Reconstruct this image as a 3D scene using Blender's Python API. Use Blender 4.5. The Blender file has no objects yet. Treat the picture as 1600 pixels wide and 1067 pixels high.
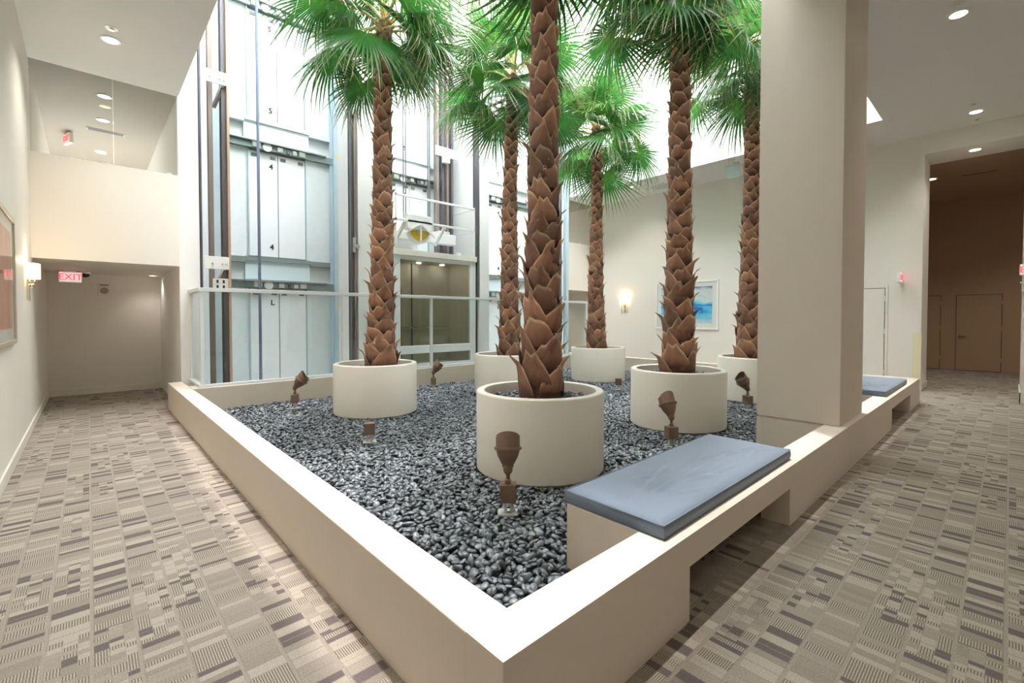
import bpy, bmesh, math, random
import numpy as np
from mathutils import Vector, Matrix, Euler
R = math.radians
random.seed(7); rng = np.random.default_rng(7)
scene = bpy.context.scene
COL = scene.collection

# ------------------------------------------------------------------ camera
cam_d = bpy.data.cameras.new('camera'); cam = bpy.data.objects.new('camera', cam_d); COL.objects.link(cam)
cam_d.sensor_width = 36; cam_d.lens = 717.65/1600*36; cam_d.shift_y = -23.1/1600
cam_d.clip_start = .05
cam.location = (0, 0, 1.575); cam.rotation_euler = (R(90-1.2536), 0, R(-42.675))
scene.camera = cam
# ------------------------------------------------------------------ sky, sun, exposure
world = bpy.data.worlds.new('sky'); scene.world = world; world.use_nodes = True
bg = world.node_tree.nodes['Background']; bg.inputs[0].default_value = (.93, .97, 1.0, 1); bg.inputs[1].default_value = 21
sun_d = bpy.data.lights.new('sun', 'SUN'); sun_d.energy = 3.0; sun_d.angle = R(1.5); sun_d.color = (1, .97, .92)
sun = bpy.data.objects.new('sun', sun_d); COL.objects.link(sun)
sun.rotation_euler = Vector((-.08, -.13, -1)).to_track_quat('-Z', 'Y').to_euler()
vs = scene.view_settings; vs.view_transform = 'Standard'; vs.look = 'None'; vs.gamma = 1; vs.use_curve_mapping = False
vs.exposure = 0.24
scene.display_settings.display_device = 'sRGB'
scene.cycles.max_bounces = 12; scene.cycles.diffuse_bounces = 7; scene.cycles.transparent_max_bounces = 16
scene.cycles.sample_clamp_indirect = 6

# ------------------------------------------------------------------ materials
def new_mat(name):
    m = bpy.data.materials.new(name); m.use_nodes = True
    return m, m.node_tree.nodes, m.node_tree.links, m.node_tree.nodes['Principled BSDF']
def mat(name, col, rough=.6, metal=0, bump=0, bscale=60, var=0, vscale=4, emit=None, estr=0, spec=.5):
    m, N, L, P = new_mat(name)
    P.inputs['Base Color'].default_value = (*col, 1); P.inputs['Roughness'].default_value = rough
    P.inputs['Metallic'].default_value = metal; P.inputs['Specular IOR Level'].default_value = spec
    tc = N.new('ShaderNodeTexCoord')
    if var:
        n = N.new('ShaderNodeTexNoise'); n.inputs['Scale'].default_value = vscale; n.inputs['Detail'].default_value = 4
        L.new(tc.outputs['Object'], n.inputs['Vector'])
        r = N.new('ShaderNodeMix'); r.data_type = 'RGBA'
        r.inputs[6].default_value = (*[c*(1-var) for c in col], 1); r.inputs[7].default_value = (*[min(1, c*(1+var)) for c in col], 1)
        L.new(n.outputs['Fac'], r.inputs[0]); L.new(r.outputs[2], P.inputs['Base Color'])
    if bump:
        n = N.new('ShaderNodeTexNoise'); n.inputs['Scale'].default_value = bscale; n.inputs['Detail'].default_value = 3
        L.new(tc.outputs['Object'], n.inputs['Vector'])
        b = N.new('ShaderNodeBump'); b.inputs['Strength'].default_value = bump; b.inputs['Distance'].default_value = .01
        L.new(n.outputs['Fac'], b.inputs['Height']); L.new(b.outputs['Normal'], P.inputs['Normal'])
    if emit:
        P.inputs['Emission Color'].default_value = (*emit, 1); P.inputs['Emission Strength'].default_value = estr
    return m
M = {}
M['paint'] = mat('cream_paint', (.82, .785, .725), .55, bump=.03, bscale=180)
M['planter'] = mat('planter_paint', (.70, .612, .515), .5, bump=.05, bscale=90, var=.02)
M['ceil'] = mat('ceiling_paint', (.80, .795, .78), .8)
M['white'] = mat('white_paint', (.90, .90, .89), .45)
M['tan'] = mat('tan_paint', (.42, .285, .17), .6, bump=.05, bscale=150)  # hall cream turned brown, its dim warm light put into the colour
M['trim'] = mat('trim_paint', (.80, .76, .68), .4)
M['pot'] = mat('pot_glaze', (.79, .745, .66), .32, var=.02, vscale=2)
M['shaft'] = mat('shaft_wall', (.91, .93, .94), .5, bump=.05, bscale=30, var=.03)
M['shaft_panel'] = mat('shaft_panel', (.76, .81, .82), .38, metal=0, bump=.1, bscale=120, var=.06, vscale=9)
M['door'] = mat('door_enamel', (.89, .92, .95), .3, metal=0)
M['door_blue'] = mat('fascia_steel', (.68, .79, .83), .35, metal=0)
M['hanger'] = mat('hanger_plate', (.12, .13, .14), .5)
M['steel_green'] = mat('track_steel', (.27, .33, .32), .45, metal=.5, var=.15, vscale=20)
M['steel_blue'] = mat('column_steel', (.50, .62, .68), .4, metal=.1, var=.08)
M['dark_rail'] = mat('dark_rail', (.13, .125, .14), .4, metal=.5)
M['brown_rail'] = mat('brown_rail', (.25, .20, .18), .4, metal=.4)
M['copper'] = mat('copper_rail', (.55, .36, .26), .4, metal=.3)
M['cable'] = mat('cable_blue', (.13, .16, .23), .5, metal=.3, bump=.5, bscale=90)
M['alu'] = mat('aluminium', (.78, .80, .80), .28, metal=.75)
M['alu_white'] = mat('white_aluminium', (.86, .90, .92), .35, metal=0)
M['yellow'] = mat('yellow_paint', (.80, .58, .04), .45)
M['black'] = mat('black', (.02, .02, .022), .5)
M['bronze'] = mat('bronze', (.20, .125, .085), .42, metal=.35, bump=.15, bscale=200, var=.15, vscale=25)
M['bronze_lens'] = mat('lens', (.05, .05, .05), .1)
M['stake'] = mat('grey_stake', (.55, .56, .55), .45, metal=.3)
M['soil'] = mat('soil', (.03, .03, .032), .9, bump=.6, bscale=60)
M['shade'] = mat('lamp_shade', (.9, .75, .5), .7, emit=(1, .72, .36), estr=2.2)
M['bulb'] = mat('downlight_glow', (1, .9, .75), .5, emit=(1, .87, .66), estr=14)
M['bulb_cool'] = mat('car_light', (1, 1, 1), .5, emit=(1, .95, .85), estr=30)
M['chrome'] = mat('chrome', (.75, .74, .72), .15, metal=1)
M['exit_box'] = mat('exit_housing', (.86, .85, .83), .4)
M['exit_face'] = mat('exit_face', (.86, .83, .82), .4, emit=(1, .85, .84), estr=.45)
M['exit_red'] = mat('exit_red', (.9, .05, .05), .4, emit=(1, .05, .08), estr=1.5)
M['frame_champ'] = mat('champagne_frame', (.62, .56, .44), .35, metal=.5)
M['matboard'] = mat('mat_board', (.85, .84, .81), .8)
M['grille'] = mat('grille', (.35, .33, .30), .6)
M['car_in'] = mat('car_panel', (.50, .45, .375), .45, var=.08)
M['car_wood'] = mat('car_wood', (.38, .20, .12), .4, var=.15, vscale=12)
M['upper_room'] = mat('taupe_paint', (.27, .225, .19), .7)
M['plate'] = mat('yellow_plate', (.82, .74, .52), .5)

def glass(name, tint=(.9, .96, .95), fac=1.0):
    m, N, L, P = new_mat(name); N.remove(P)
    tr = N.new('ShaderNodeBsdfTransparent'); tr.inputs[0].default_value = (*tint, 1)
    gl = N.new('ShaderNodeBsdfGlossy'); gl.inputs['Roughness'].default_value = .01
    lw = N.new('ShaderNodeLayerWeight'); lw.inputs[0].default_value = .5
    pw = N.new('ShaderNodeMath'); pw.operation = 'POWER'; pw.inputs[1].default_value = 5; L.new(lw.outputs['Facing'], pw.inputs[0])
    ml = N.new('ShaderNodeMath'); ml.operation = 'MULTIPLY_ADD'; ml.inputs[1].default_value = .55*fac; ml.inputs[2].default_value = .035*fac; L.new(pw.outputs[0], ml.inputs[0])
    mx = N.new('ShaderNodeMixShader')
    L.new(ml.outputs[0], mx.inputs[0]); L.new(tr.outputs[0], mx.inputs[1]); L.new(gl.outputs[0], mx.inputs[2])
    L.new(mx.outputs[0], N['Material Output'].inputs['Surface'])
    return m
M['glass'] = glass('rail_glass', (.97, .992, .99))
M['glass_car'] = glass('car_glass', (.80, .83, .79))
M['glass_upper'] = glass('balcony_glass', (.80, .82, .78), .8)
M['glass_pic'] = glass('picture_glass', (.98, .98, .98), .8)

class NG:
    """tiny helper for math node graphs"""
    def __init__(s, m): s.N = m.node_tree.nodes; s.L = m.node_tree.links
    def m(s, op, a, b=None, c=None):
        n = s.N.new('ShaderNodeMath'); n.operation = op
        for i, v in enumerate((a, b, c)):
            if v is None: continue
            if isinstance(v, (int, float)): n.inputs[i].default_value = v
            else: s.L.new(v, n.inputs[i])
        return n.outputs[0]
    def wn(s, a, b):
        c = s.N.new('ShaderNodeCombineXYZ')
        for i, v in enumerate((a, b)):
            if isinstance(v, (int, float)): c.inputs[i].default_value = v
            else: s.L.new(v, c.inputs[i])
        n = s.N.new('ShaderNodeTexWhiteNoise'); n.noise_dimensions = '2D'; s.L.new(c.outputs[0], n.inputs['Vector'])
        return n.outputs['Value']
    def mix(s, f, a, b):
        n = s.N.new('ShaderNodeMix'); n.data_type = 'RGBA'
        if isinstance(f, (int, float)): n.inputs[0].default_value = f
        else: s.L.new(f, n.inputs[0])
        for i, v in ((6, a), (7, b)):
            if isinstance(v, tuple): n.inputs[i].default_value = (*v, 1)
            else: s.L.new(v, n.inputs[i])
        return n.outputs[2]
def carpet(name, swap):
    m, N, L, P = new_mat(name); g = NG(m)
    tc = N.new('ShaderNodeTexCoord'); sp = N.new('ShaderNodeSeparateXYZ'); L.new(tc.outputs['Object'], sp.inputs[0])
    u, v = (sp.outputs[1], sp.outputs[0]) if swap else (sp.outputs[0], sp.outputs[1])
    u = g.m('ADD', u, 50.0); v = g.m('ADD', v, 50.0)
    CW = .165
    cu = g.m('DIVIDE', u, CW); col = g.m('FLOOR', cu); fu = g.m('FRACT', cu)
    blk = g.m('FLOOR', g.m('ADD', g.m('DIVIDE', v, .46), g.wn(col, 3.3)))
    split = g.m('GREATER_THAN', g.wn(col, blk), .80)
    ns = g.m('ADD', 1.0, g.m('MULTIPLY', split, 2.0))
    fs = g.m('MULTIPLY', fu, ns); sub = g.m('FLOOR', fs); fsub = g.m('FRACT', fs)
    cid = g.m('ADD', g.m('MULTIPLY', col, 7.0), sub)
    rv = g.m('ADD', g.m('DIVIDE', v, .135), g.m('MULTIPLY', g.wn(cid, 9.1), 1.0)); row = g.m('FLOOR', rv); fr = g.m('FRACT', rv)
    n2 = g.m('ADD', 2.0, g.m('FLOOR', g.m('MULTIPLY', g.wn(cid, row), 3.0)))
    fr2 = g.m('MULTIPLY', fr, n2); sr = g.m('FLOOR', fr2); frr = g.m('FRACT', fr2)
    rid = g.m('ADD', g.m('MULTIPLY', row, 7.0), sr)
    r3 = g.wn(cid, rid); r4 = g.wn(rid, cid)
    base = (.30, .257, .218); light = (.37, .32, .265); dark = (.13, .108, .10); mid = (.25, .212, .178)
    # fine loop-pile speckle
    nz = N.new('ShaderNodeTexNoise'); nz.inputs['Scale'].default_value = 160; nz.inputs['Detail'].default_value = 3; L.new(tc.outputs['Object'], nz.inputs['Vector'])
    spk = g.m('MULTIPLY', g.m('SUBTRACT', nz.outputs['Fac'], .5), 2.2)
    hatch = g.m('GREATER_THAN', g.m('FRACT', g.m('DIVIDE', u, .0105)), .55)
    c = g.mix(r4, base, mid)
    c = g.mix(g.m('LESS_THAN', r3, .72), c, light)
    hc = g.mix(hatch, light, (.15, .125, .104))
    c = g.mix(g.m('LESS_THAN', r3, .50), c, hc)
    c = g.mix(g.m('LESS_THAN', r3, .24), c, base)
    c = g.mix(g.m('LESS_THAN', r3, .135), c, dark)
    # gaps between bars and the plain strip between columns
    edge = g.m('MAXIMUM', g.m('LESS_THAN', frr, .10), g.m('LESS_THAN', fsub, .035))
    c = g.mix(g.m('MULTIPLY', edge, .75), c, mid)
    gut = g.m('GREATER_THAN', fu, .92)
    c = g.mix(gut, c, base)
    h = N.new('ShaderNodeHueSaturation'); L.new(c, h.inputs['Color']); L.new(g.m('ADD', 1.0, g.m('MULTIPLY', spk, .5)), h.inputs['Value'])
    L.new(h.outputs[0], P.inputs['Base Color']); P.inputs['Roughness'].default_value = .95; P.inputs['Specular IOR Level'].default_value = .12
    b = N.new('ShaderNodeBump'); b.inputs['Strength'].default_value = .5; b.inputs['Distance'].default_value = .004
    L.new(nz.outputs['Fac'], b.inputs['Height']); L.new(b.outputs[0], P.inputs['Normal'])
    return m
M['carpet_l'] = carpet('carpet_long_hall', False); M['carpet_r'] = carpet('carpet_cross_hall', True)

def attr_mat(name, attr, stops, rough, translucent=0, spec=.5, rand=.15, bump=0):
    m, N, L, P = new_mat(name); g = NG(m)
    a = N.new('ShaderNodeAttribute'); a.attribute_name = attr
    rp = N.new('ShaderNodeValToRGB'); els = rp.color_ramp.elements
    while len(els) < len(stops): els.new(.5)
    for e, (p, c) in zip(els, stops): e.position = p; e.color = (*c, 1)
    L.new(a.outputs['Fac'], rp.inputs[0])
    oi = N.new('ShaderNodeObjectInfo'); h = N.new('ShaderNodeHueSaturation')
    tc = N.new('ShaderNodeTexCoord'); nz = N.new('ShaderNodeTexNoise'); nz.inputs['Scale'].default_value = 18; nz.inputs['Detail'].default_value = 4
    L.new(tc.outputs['Object'], nz.inputs['Vector'])
    val = g.m('ADD', g.m('ADD', 1-rand*1.2, g.m('MULTIPLY', oi.outputs['Random'], rand*1.4)), g.m('MULTIPLY', nz.outputs['Fac'], rand))
    L.new(val, h.inputs['Value']); L.new(rp.outputs[0], h.inputs['Color']); L.new(h.outputs[0], P.inputs['Base Color'])
    P.inputs['Roughness'].default_value = rough; P.inputs['Specular IOR Level'].default_value = spec
    if bump:
        n2 = N.new('ShaderNodeTexNoise'); n2.inputs['Scale'].default_value = 9; n2.inputs['Detail'].default_value = 5
        mp = N.new('ShaderNodeMapping'); mp.inputs['Scale'].default_value = (6, 6, .7); L.new(tc.outputs['Object'], mp.inputs[0]); L.new(mp.outputs[0], n2.inputs['Vector'])
        b = N.new('ShaderNodeBump'); b.inputs['Strength'].default_value = bump; b.inputs['Distance'].default_value = .02
        L.new(n2.outputs['Fac'], b.inputs['Height']); L.new(b.outputs[0], P.inputs['Normal'])
    if translucent:
        t = N.new('ShaderNodeBsdfTranslucent'); L.new(h.outputs[0], t.inputs[0])
        mx = N.new('ShaderNodeMixShader'); mx.inputs[0].default_value = translucent
        L.new(P.outputs[0], mx.inputs[1]); L.new(t.outputs[0], mx.inputs[2]); L.new(mx.outputs[0], N['Material Output'].inputs['Surface'])
    return m
M['frond'] = attr_mat('frond_green', 't', [(0, (.10, .30, .045)), (.35, (.035, .17, .03)), (.72, (.06, .17, .04)), (.9, (.30, .30, .12)), (1, (.60, .50, .28))], .32, .35, .6, .25)
M['petiole'] = attr_mat('petiole_green', 't', [(0, (.42, .22, .10)), (.3, (.45, .38, .10)), (1, (.32, .42, .08))], .4, 0, .5, .2)
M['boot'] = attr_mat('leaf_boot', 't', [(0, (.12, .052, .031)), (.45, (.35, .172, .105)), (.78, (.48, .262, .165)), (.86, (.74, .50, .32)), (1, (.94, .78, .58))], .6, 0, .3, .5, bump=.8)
M['bark'] = mat('palm_bark', (.10, .048, .028), .85, bump=.7, bscale=30, var=.3, vscale=15)
def pebble_mat():
    m, N, L, P = new_mat('pebble_stone'); g = NG(m)
    a = N.new('ShaderNodeAttribute'); a.attribute_name = 't'
    oi = N.new('ShaderNodeObjectInfo')
    f = g.m('FRACT', g.m('ADD', a.outputs['Fac'], oi.outputs['Random']))
    rp = N.new('ShaderNodeValToRGB'); els = rp.color_ramp.elements
    st = [(0, (.036, .041, .049)), (.45, (.078, .087, .10)), (.85, (.14, .155, .172)), (1, (.21, .228, .245))]
    while len(els) < len(st): els.new(.5)
    for e, (p, c) in zip(els, st): e.position = p; e.color = (*c, 1)
    L.new(f, rp.inputs[0]); L.new(rp.outputs[0], P.inputs['Base Color'])
    P.inputs['Roughness'].default_value = .36; P.inputs['Specular IOR Level'].default_value = .6
    return m
M['pebble'] = pebble_mat()
def cushion_mat():
    m, N, L, P = new_mat('slate_fabric'); P.inputs['Base Color'].default_value = (.125, .16, .215, 1); P.inputs['Roughness'].default_value = .75
    P.inputs['Sheen Weight'].default_value = .3
    tc = N.new('ShaderNodeTexCoord'); n = N.new('ShaderNodeTexNoise'); n.inputs['Scale'].default_value = 400; L.new(tc.outputs['Object'], n.inputs['Vector'])
    b = N.new('ShaderNodeBump'); b.inputs['Strength'].default_value = .25; b.inputs['Distance'].default_value = .003
    L.new(n.outputs['Fac'], b.inputs['Height']); L.new(b.outputs[0], P.inputs['Normal'])
    return m
M['cushion'] = cushion_mat()
def art_mat(name, kind):
    m, N, L, P = new_mat(name); g = NG(m); P.inputs['Roughness'].default_value = .7
    tc = N.new('ShaderNodeTexCoord'); mp = N.new('ShaderNodeMapping'); L.new(tc.outputs['Object'], mp.inputs[0])
    n = N.new('ShaderNodeTexNoise'); n.inputs['Detail'].default_value = 6; n.inputs['Distortion'].default_value = .4
    sp = N.new('ShaderNodeSeparateXYZ'); L.new(tc.outputs['Object'], sp.inputs[0])
    rp = N.new('ShaderNodeValToRGB'); els = rp.color_ramp.elements
    if kind == 'blue':
        mp.inputs['Scale'].default_value = (1, .6, 2.6); n.inputs['Scale'].default_value = 2.2
        z = g.m('ADD', g.m('MULTIPLY', sp.outputs[2], .95), .5)
        f = g.m('ADD', z, g.m('MULTIPLY', g.m('SUBTRACT', n.outputs['Fac'], .5), .75))
        st = [(0, (.55, .72, .78)), (.2, (.22, .62, .78)), (.38, (.03, .42, .75)), (.47, (.0, .09, .45)), (.55, (.12, .66, .78)), (.66, (.72, .80, .80)), (.85, (.70, .74, .74)), (1, (.05, .18, .5))]
    else:
        mp.inputs['Scale'].default_value = (3, 6, .8); n.inputs['Scale'].default_value = 1.6
        f = g.m('ADD', g.m('MULTIPLY', n.outputs['Fac'], .9), g.m('MULTIPLY', sp.outputs[2], .15))
        st = [(0, (.45, .17, .10)), (.3, (.62, .30, .20)), (.5, (.74, .45, .34)), (.62, (.60, .26, .17)), (.8, (.80, .58, .46))]
    L.new(mp.outputs[0], n.inputs['Vector'])
    while len(els) < len(st): els.new(.5)
    for e, (p, c) in zip(els, st): e.position = p; e.color = (*c, 1)
    L.new(f, rp.inputs[0]); L.new(rp.outputs[0], P.inputs['Base Color'])
    return m
M['art_blue'] = art_mat('blue_abstract', 'blue'); M['art_rust'] = art_mat('rust_abstract', 'rust')

# ------------------------------------------------------------------ mesh helpers
class MB:
    def __init__(s): s.v = []; s.f = []; s.a = []
    def add(s, vs, fs, t=0.0):
        o = len(s.v); s.v += [tuple(p) for p in vs]; s.f += [tuple(i+o for i in f) for f in fs]
        s.a += (list(t) if hasattr(t, '__len__') else [t]*len(vs)); return s
    def box(s, x0, x1, y0, y1, z0, z1):
        vs = [(x, y, z) for x in (x0, x1) for y in (y0, y1) for z in (z0, z1)]
        return s.add(vs, [(0, 1, 3, 2), (4, 6, 7, 5), (0, 4, 5, 1), (2, 3, 7, 6), (0, 2, 6, 4), (1, 5, 7, 3)])
    def bar(s, p, q, w, h=None):
        """rectangular bar from p to q"""
        p, q = Vector(p), Vector(q); h = h or w; d = (q-p).normalized()
        up = Vector((0, 0, 1)) if abs(d.z) < .95 else Vector((1, 0, 0))
        a = d.cross(up).normalized(); b = a.cross(d)
        vs = [c+a*i*w/2+b*j*h/2 for c in (p, q) for i, j in ((-1, -1), (1, -1), (1, 1), (-1, 1))]
        return s.add(vs, [(0, 3, 2, 1), (4, 5, 6, 7), (0, 1, 5, 4), (1, 2, 6, 5), (2, 3, 7, 6), (3, 0, 4, 7)])
    def lathe(s, prof, n=32, c=(0, 0, 0), axis='z', caps=True, mtx=None):
        vs = []
        for r, z in prof:
            for i in range(n):
                a = 2*math.pi*i/n; p = (r*math.cos(a), r*math.sin(a), z)
                if axis == 'y': p = (p[0], -p[2], p[1])
                if axis == 'x': p = (p[2], p[0], p[1])
                if mtx is not None: p = mtx @ Vector(p)
                vs.append((p[0]+c[0], p[1]+c[1], p[2]+c[2]))
        fs = [(k*n+i, k*n+(i+1) % n, (k+1)*n+(i+1) % n, (k+1)*n+i) for k in range(len(prof)-1) for i in range(n)]
        if caps:
            fs.append(tuple(range(n))[::-1]); fs.append(tuple((len(prof)-1)*n+i for i in range(n)))
        return s.add(vs, fs)
    def tube(s, pts, r, n=8):
        pts = [Vector(p) for p in pts]; vs = []; m = len(pts)
        for k, p in enumerate(pts):
            d = (pts[min(k+1, m-1)]-pts[max(k-1, 0)]).normalized()
            up = Vector((0, 0, 1)) if abs(d.z) < .95 else Vector((1, 0, 0))
            a = d.cross(up).normalized(); b = a.cross(d); rr = r[k] if hasattr(r, '__len__') else r
            vs += [p+a*rr*math.cos(2*math.pi*i/n)+b*rr*math.sin(2*math.pi*i/n) for i in range(n)]
        fs = [(k*n+i, k*n+(i+1) % n, (k+1)*n+(i+1) % n, (k+1)*n+i) for k in range(m-1) for i in range(n)]
        fs += [tuple(range(n))[::-1], tuple((m-1)*n+i for i in range(n))]
        return s.add(vs, fs)
    def mesh(s, name, m, smooth=False, bevel=0, attr=False):
        me = bpy.data.meshes.new(name); me.from_pydata(s.v, [], s.f)
        if attr:
            at = me.attributes.new('t', 'FLOAT', 'POINT'); at.data.foreach_set('value', s.a)
        bm = bmesh.new(); bm.from_mesh(me); bmesh.ops.recalc_face_normals(bm, faces=bm.faces)
        if bevel:
            es = [e for e in bm.edges if len(e.link_faces) == 2 and e.calc_face_angle(0) > .6]
            bmesh.ops.bevel(bm, geom=es, offset=bevel, segments=2, affect='EDGES', profile=.5)
        bm.to_mesh(me); bm.free()
        me.materials.append(M[m] if isinstance(m, str) else m)
        if smooth:
            me.polygons.foreach_set('use_smooth', [True]*len(me.polygons))
            try: me.set_sharp_from_angle(angle=R(42))
            except Exception: pass
        return me
def link(name, me, parent=None, loc=(0, 0, 0), rot=(0, 0, 0), scale=(1, 1, 1)):
    o = bpy.data.objects.new(name, me); COL.objects.link(o)
    o.location = loc; o.rotation_euler = rot; o.scale = scale
    if parent is not None: o.parent = parent
    return o
def obj(name, mb, m, parent=None, smooth=False, bevel=0, attr=False, **k):
    return link(name, mb.mesh(name, m, smooth, bevel, attr), parent, **k)
def tag(o, label, cat, group=None, kind=None):
    o['label'] = label; o['category'] = cat
    if group: o['group'] = group
    if kind: o['kind'] = kind
    return o
def thing(name, label, cat, loc=(0, 0, 0), rot=(0, 0, 0), group=None):
    return tag(link(name, None, None, loc, rot), label, cat, group)
def struct(name, mb, m, label, cat, parent=None, **k):
    return tag(obj(name, mb, m, parent, **k), label, cat, kind='structure')
def boxes(*bs):
    mb = MB()
    for b in bs: mb.box(*b)
    return mb
def copy_tree(o, parent=None):
    c = o.copy(); COL.objects.link(c); c.parent = parent
    for ch in list(o.children): copy_tree(ch, c)
    return c
def text_mesh(txt, size, depth, m, bold=0):
    cu = bpy.data.curves.new('lettering', 'FONT'); cu.body = txt; cu.size = size; cu.extrude = depth; cu.offset = bold
    cu.align_x = 'CENTER'; cu.align_y = 'CENTER'; cu.resolution_u = 3
    o = bpy.data.objects.new('lettering_tmp', cu); COL.objects.link(o); bpy.context.view_layer.update()
    me = bpy.data.meshes.new_from_object(o.evaluated_get(bpy.context.evaluated_depsgraph_get()))
    bpy.data.objects.remove(o); bpy.data.curves.remove(cu)
    me.materials.clear(); me.materials.append(M[m]); return me

# ------------------------------------------------------------------ the setting
ZC = 5.36                       # hall ceiling
LX, RX = -.6, 12.92             # side walls of the hall
AX0, AX1, AY0, AY1 = 1.19, 11.3, 1.73, 9.7   # atrium void above the planter
TOP = 14.5
struct('floor', boxes((LX-.2, .97, -3.5, 13, -.1, 0)), 'carpet_l', 'patterned taupe carpet along the left hall', 'carpet')
struct('floor', boxes((.97, 19, -3.5, 13, -.1, 0)), 'carpet_r', 'patterned brown carpet along the right hall', 'carpet')
struct('wall_left', boxes((LX-.2, LX, -3.5, 16.2, 0, ZC+.3)), 'paint', 'tall off-white left wall with framed picture and sconce', 'wall')
struct('wall_back_recess', boxes((LX, AX0, 12.7, 12.9, 0, 2.7)), 'paint', 'tan shaded wall at the end of the left hall under the exit sign', 'wall')
struct('wall_front', boxes((LX-.2, 19, -3.7, -3.5, 0, ZC+.3)), 'paint', 'cream hall wall behind the viewer', 'wall')
struct('ceiling', boxes((LX, 1.16, -3.5, AY1+.08, ZC, ZC+.3), (1.16, AX0, -3.5, AY1, ZC, ZC+.3), (AX0, RX, -3.5, AY0, ZC, ZC+.3), (AX1, RX, AY0, AY1-.06, ZC, ZC+.3), (11.33, RX, AY1-.06, AY1+.08, ZC, ZC+.3)), 'ceil', 'white hall ceiling around the open atrium', 'ceiling')
struct('wall_upper_left', boxes((AX0-.2, AX0, AY0-.2, AY1, ZC+.3, TOP)), 'white', 'white upper atrium wall above the left hall', 'wall')
struct('wall_upper_right', boxes((AX1, AX1+.2, AY0-.2, AY1, ZC+.3, TOP)), 'white', 'white upper atrium wall above the right hall', 'wall')
struct('wall_upper_front', boxes((AX0, AX1, AY0-.2, AY0, ZC+.3, TOP)), 'white', 'white upper atrium wall above the front hall', 'wall')
struct('wall_shaft_left', boxes((1.165, 1.46, AY1, 16.2, 0, TOP)), 'white', 'white pier left of the elevator shafts', 'wall')
struct('wall_shaft_right', boxes((11.12, 11.32, AY1-.05, 16.2, 0, TOP)), 'white', 'white pier right of the elevator shafts', 'wall')
struct('wall_shaft_back', boxes((1.46, 11.12, 10.42, 10.6, -.1, TOP)), 'shaft', 'pale back wall of the elevator shafts', 'wall')
struct('floor_shaft', boxes((1.46, 11.12, 9.0, 10.42, 0, .03)), 'shaft', 'pale floor of the elevator shaft pits', 'floor')  # pale slab over the carpet, added to bounce daylight into the shafts
# upper storey behind the balcony glass, left and right
for sx, (x0, x1), side in ((0, (LX, 1.165), 'left'), (1, (11.32, RX), 'right')):
    struct('wall_fascia_'+side, boxes((x0, x1, AY1, AY1+.18, 2.44, 3.99), (x0, x1, AY1+.18, 12.9, 2.44, 2.7)), 'paint', 'cream balcony parapet above the %s recess' % side, 'wall')
    struct('ceiling_upper_'+side, boxes((x0, x1, AY1+.08, 16.2, ZC, ZC+.3)), 'upper_room', 'taupe upper hall ceiling behind the %s balcony glass' % side, 'ceiling')
    struct('wall_upper_hall_'+side, boxes((x0, x1, 16, 16.2, 2.7, ZC)), 'upper_room', 'dim taupe end wall behind the %s balcony glass' % side, 'wall')
    mid = x0+(x1-x0)*.53
    w = thing('window', 'frameless glass balcony screen above the %s recess' % side, 'window', (0, 0, 0)); w['kind'] = 'structure'; w.name = 'window_%d' % (sx+1)
    for a, b in ((x0+.01, mid-.006), (mid+.006, x1-.01)):
        obj('pane', boxes((a, b, AY1+.05, AY1+.062, 3.99, ZC-.01)), 'glass_upper', w)
        obj('clip', boxes((b-.14, b-.07, AY1+.035, AY1+.08, 3.985, 4.02)), 'alu', w)
struct('wall_back_recess_right', boxes((11.32, RX, 12.7, 12.9, 0, 2.7)), 'paint', 'cream wall at the end of the right recess', 'wall')
# right wall with opening to the brown hall
struct('wall_right', boxes((RX, RX+1, 1.27, 16.2, 0, ZC+.3), (RX, RX+1, -.5, 1.27, 4.97, ZC+.3)), 'paint', 'tall cream right wall with blue painting and sconce', 'wall')
struct('wall_right_return', boxes((12.44, RX+1, -3.5, -.15, 0, ZC)), 'paint', 'narrow cream wall end at the right edge', 'wall')
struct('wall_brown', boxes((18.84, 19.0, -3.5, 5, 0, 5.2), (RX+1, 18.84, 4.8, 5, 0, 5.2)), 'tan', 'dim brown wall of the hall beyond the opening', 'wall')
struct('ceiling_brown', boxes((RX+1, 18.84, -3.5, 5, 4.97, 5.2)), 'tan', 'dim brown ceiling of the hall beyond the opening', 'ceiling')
# baseboards
struct('baseboard_left', boxes((LX, LX+.018, -3.5, 12.7, 0, .13)), 'trim', 'cream baseboard along the left wall', 'baseboard', bevel=.004)
struct('baseboard_back', boxes((LX+.018, 1.165, 12.682, 12.7, 0, .13)), 'trim', 'cream baseboard of the left end wall', 'baseboard', bevel=.004)
struct('baseboard_right', boxes((RX-.018, RX, 1.28, 12.7, 0, .14), (RX-.018, RX+1, 1.252, 1.27, 0, .14)), 'trim', 'cream baseboard of the right wall', 'baseboard', bevel=.004)
struct('baseboard_return', boxes((12.42, 12.44, -3.5, -.13, 0, .2), (12.42, 13.9, -.15, -.13, 0, .2)), 'trim', 'cream baseboard of the wall end at the right edge', 'baseboard', bevel=.004)
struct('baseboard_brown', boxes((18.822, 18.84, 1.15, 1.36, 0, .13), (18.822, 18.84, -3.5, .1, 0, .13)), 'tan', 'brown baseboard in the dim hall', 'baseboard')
# column standing on the planter
struct('wall_column', boxes((5.617, 6.645, 1.16, 1.955, .452, TOP)), 'planter', 'massive square cream column rising from the planter front', 'column', bevel=.006)
struct('trim_column_plinth', boxes((5.617, 6.645, 1.302, 1.955, .046, .432), (5.635, 6.625, 1.32, 1.935, .432, .452)), 'planter', 'low cream plinth under the square column', 'plinth')

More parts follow.
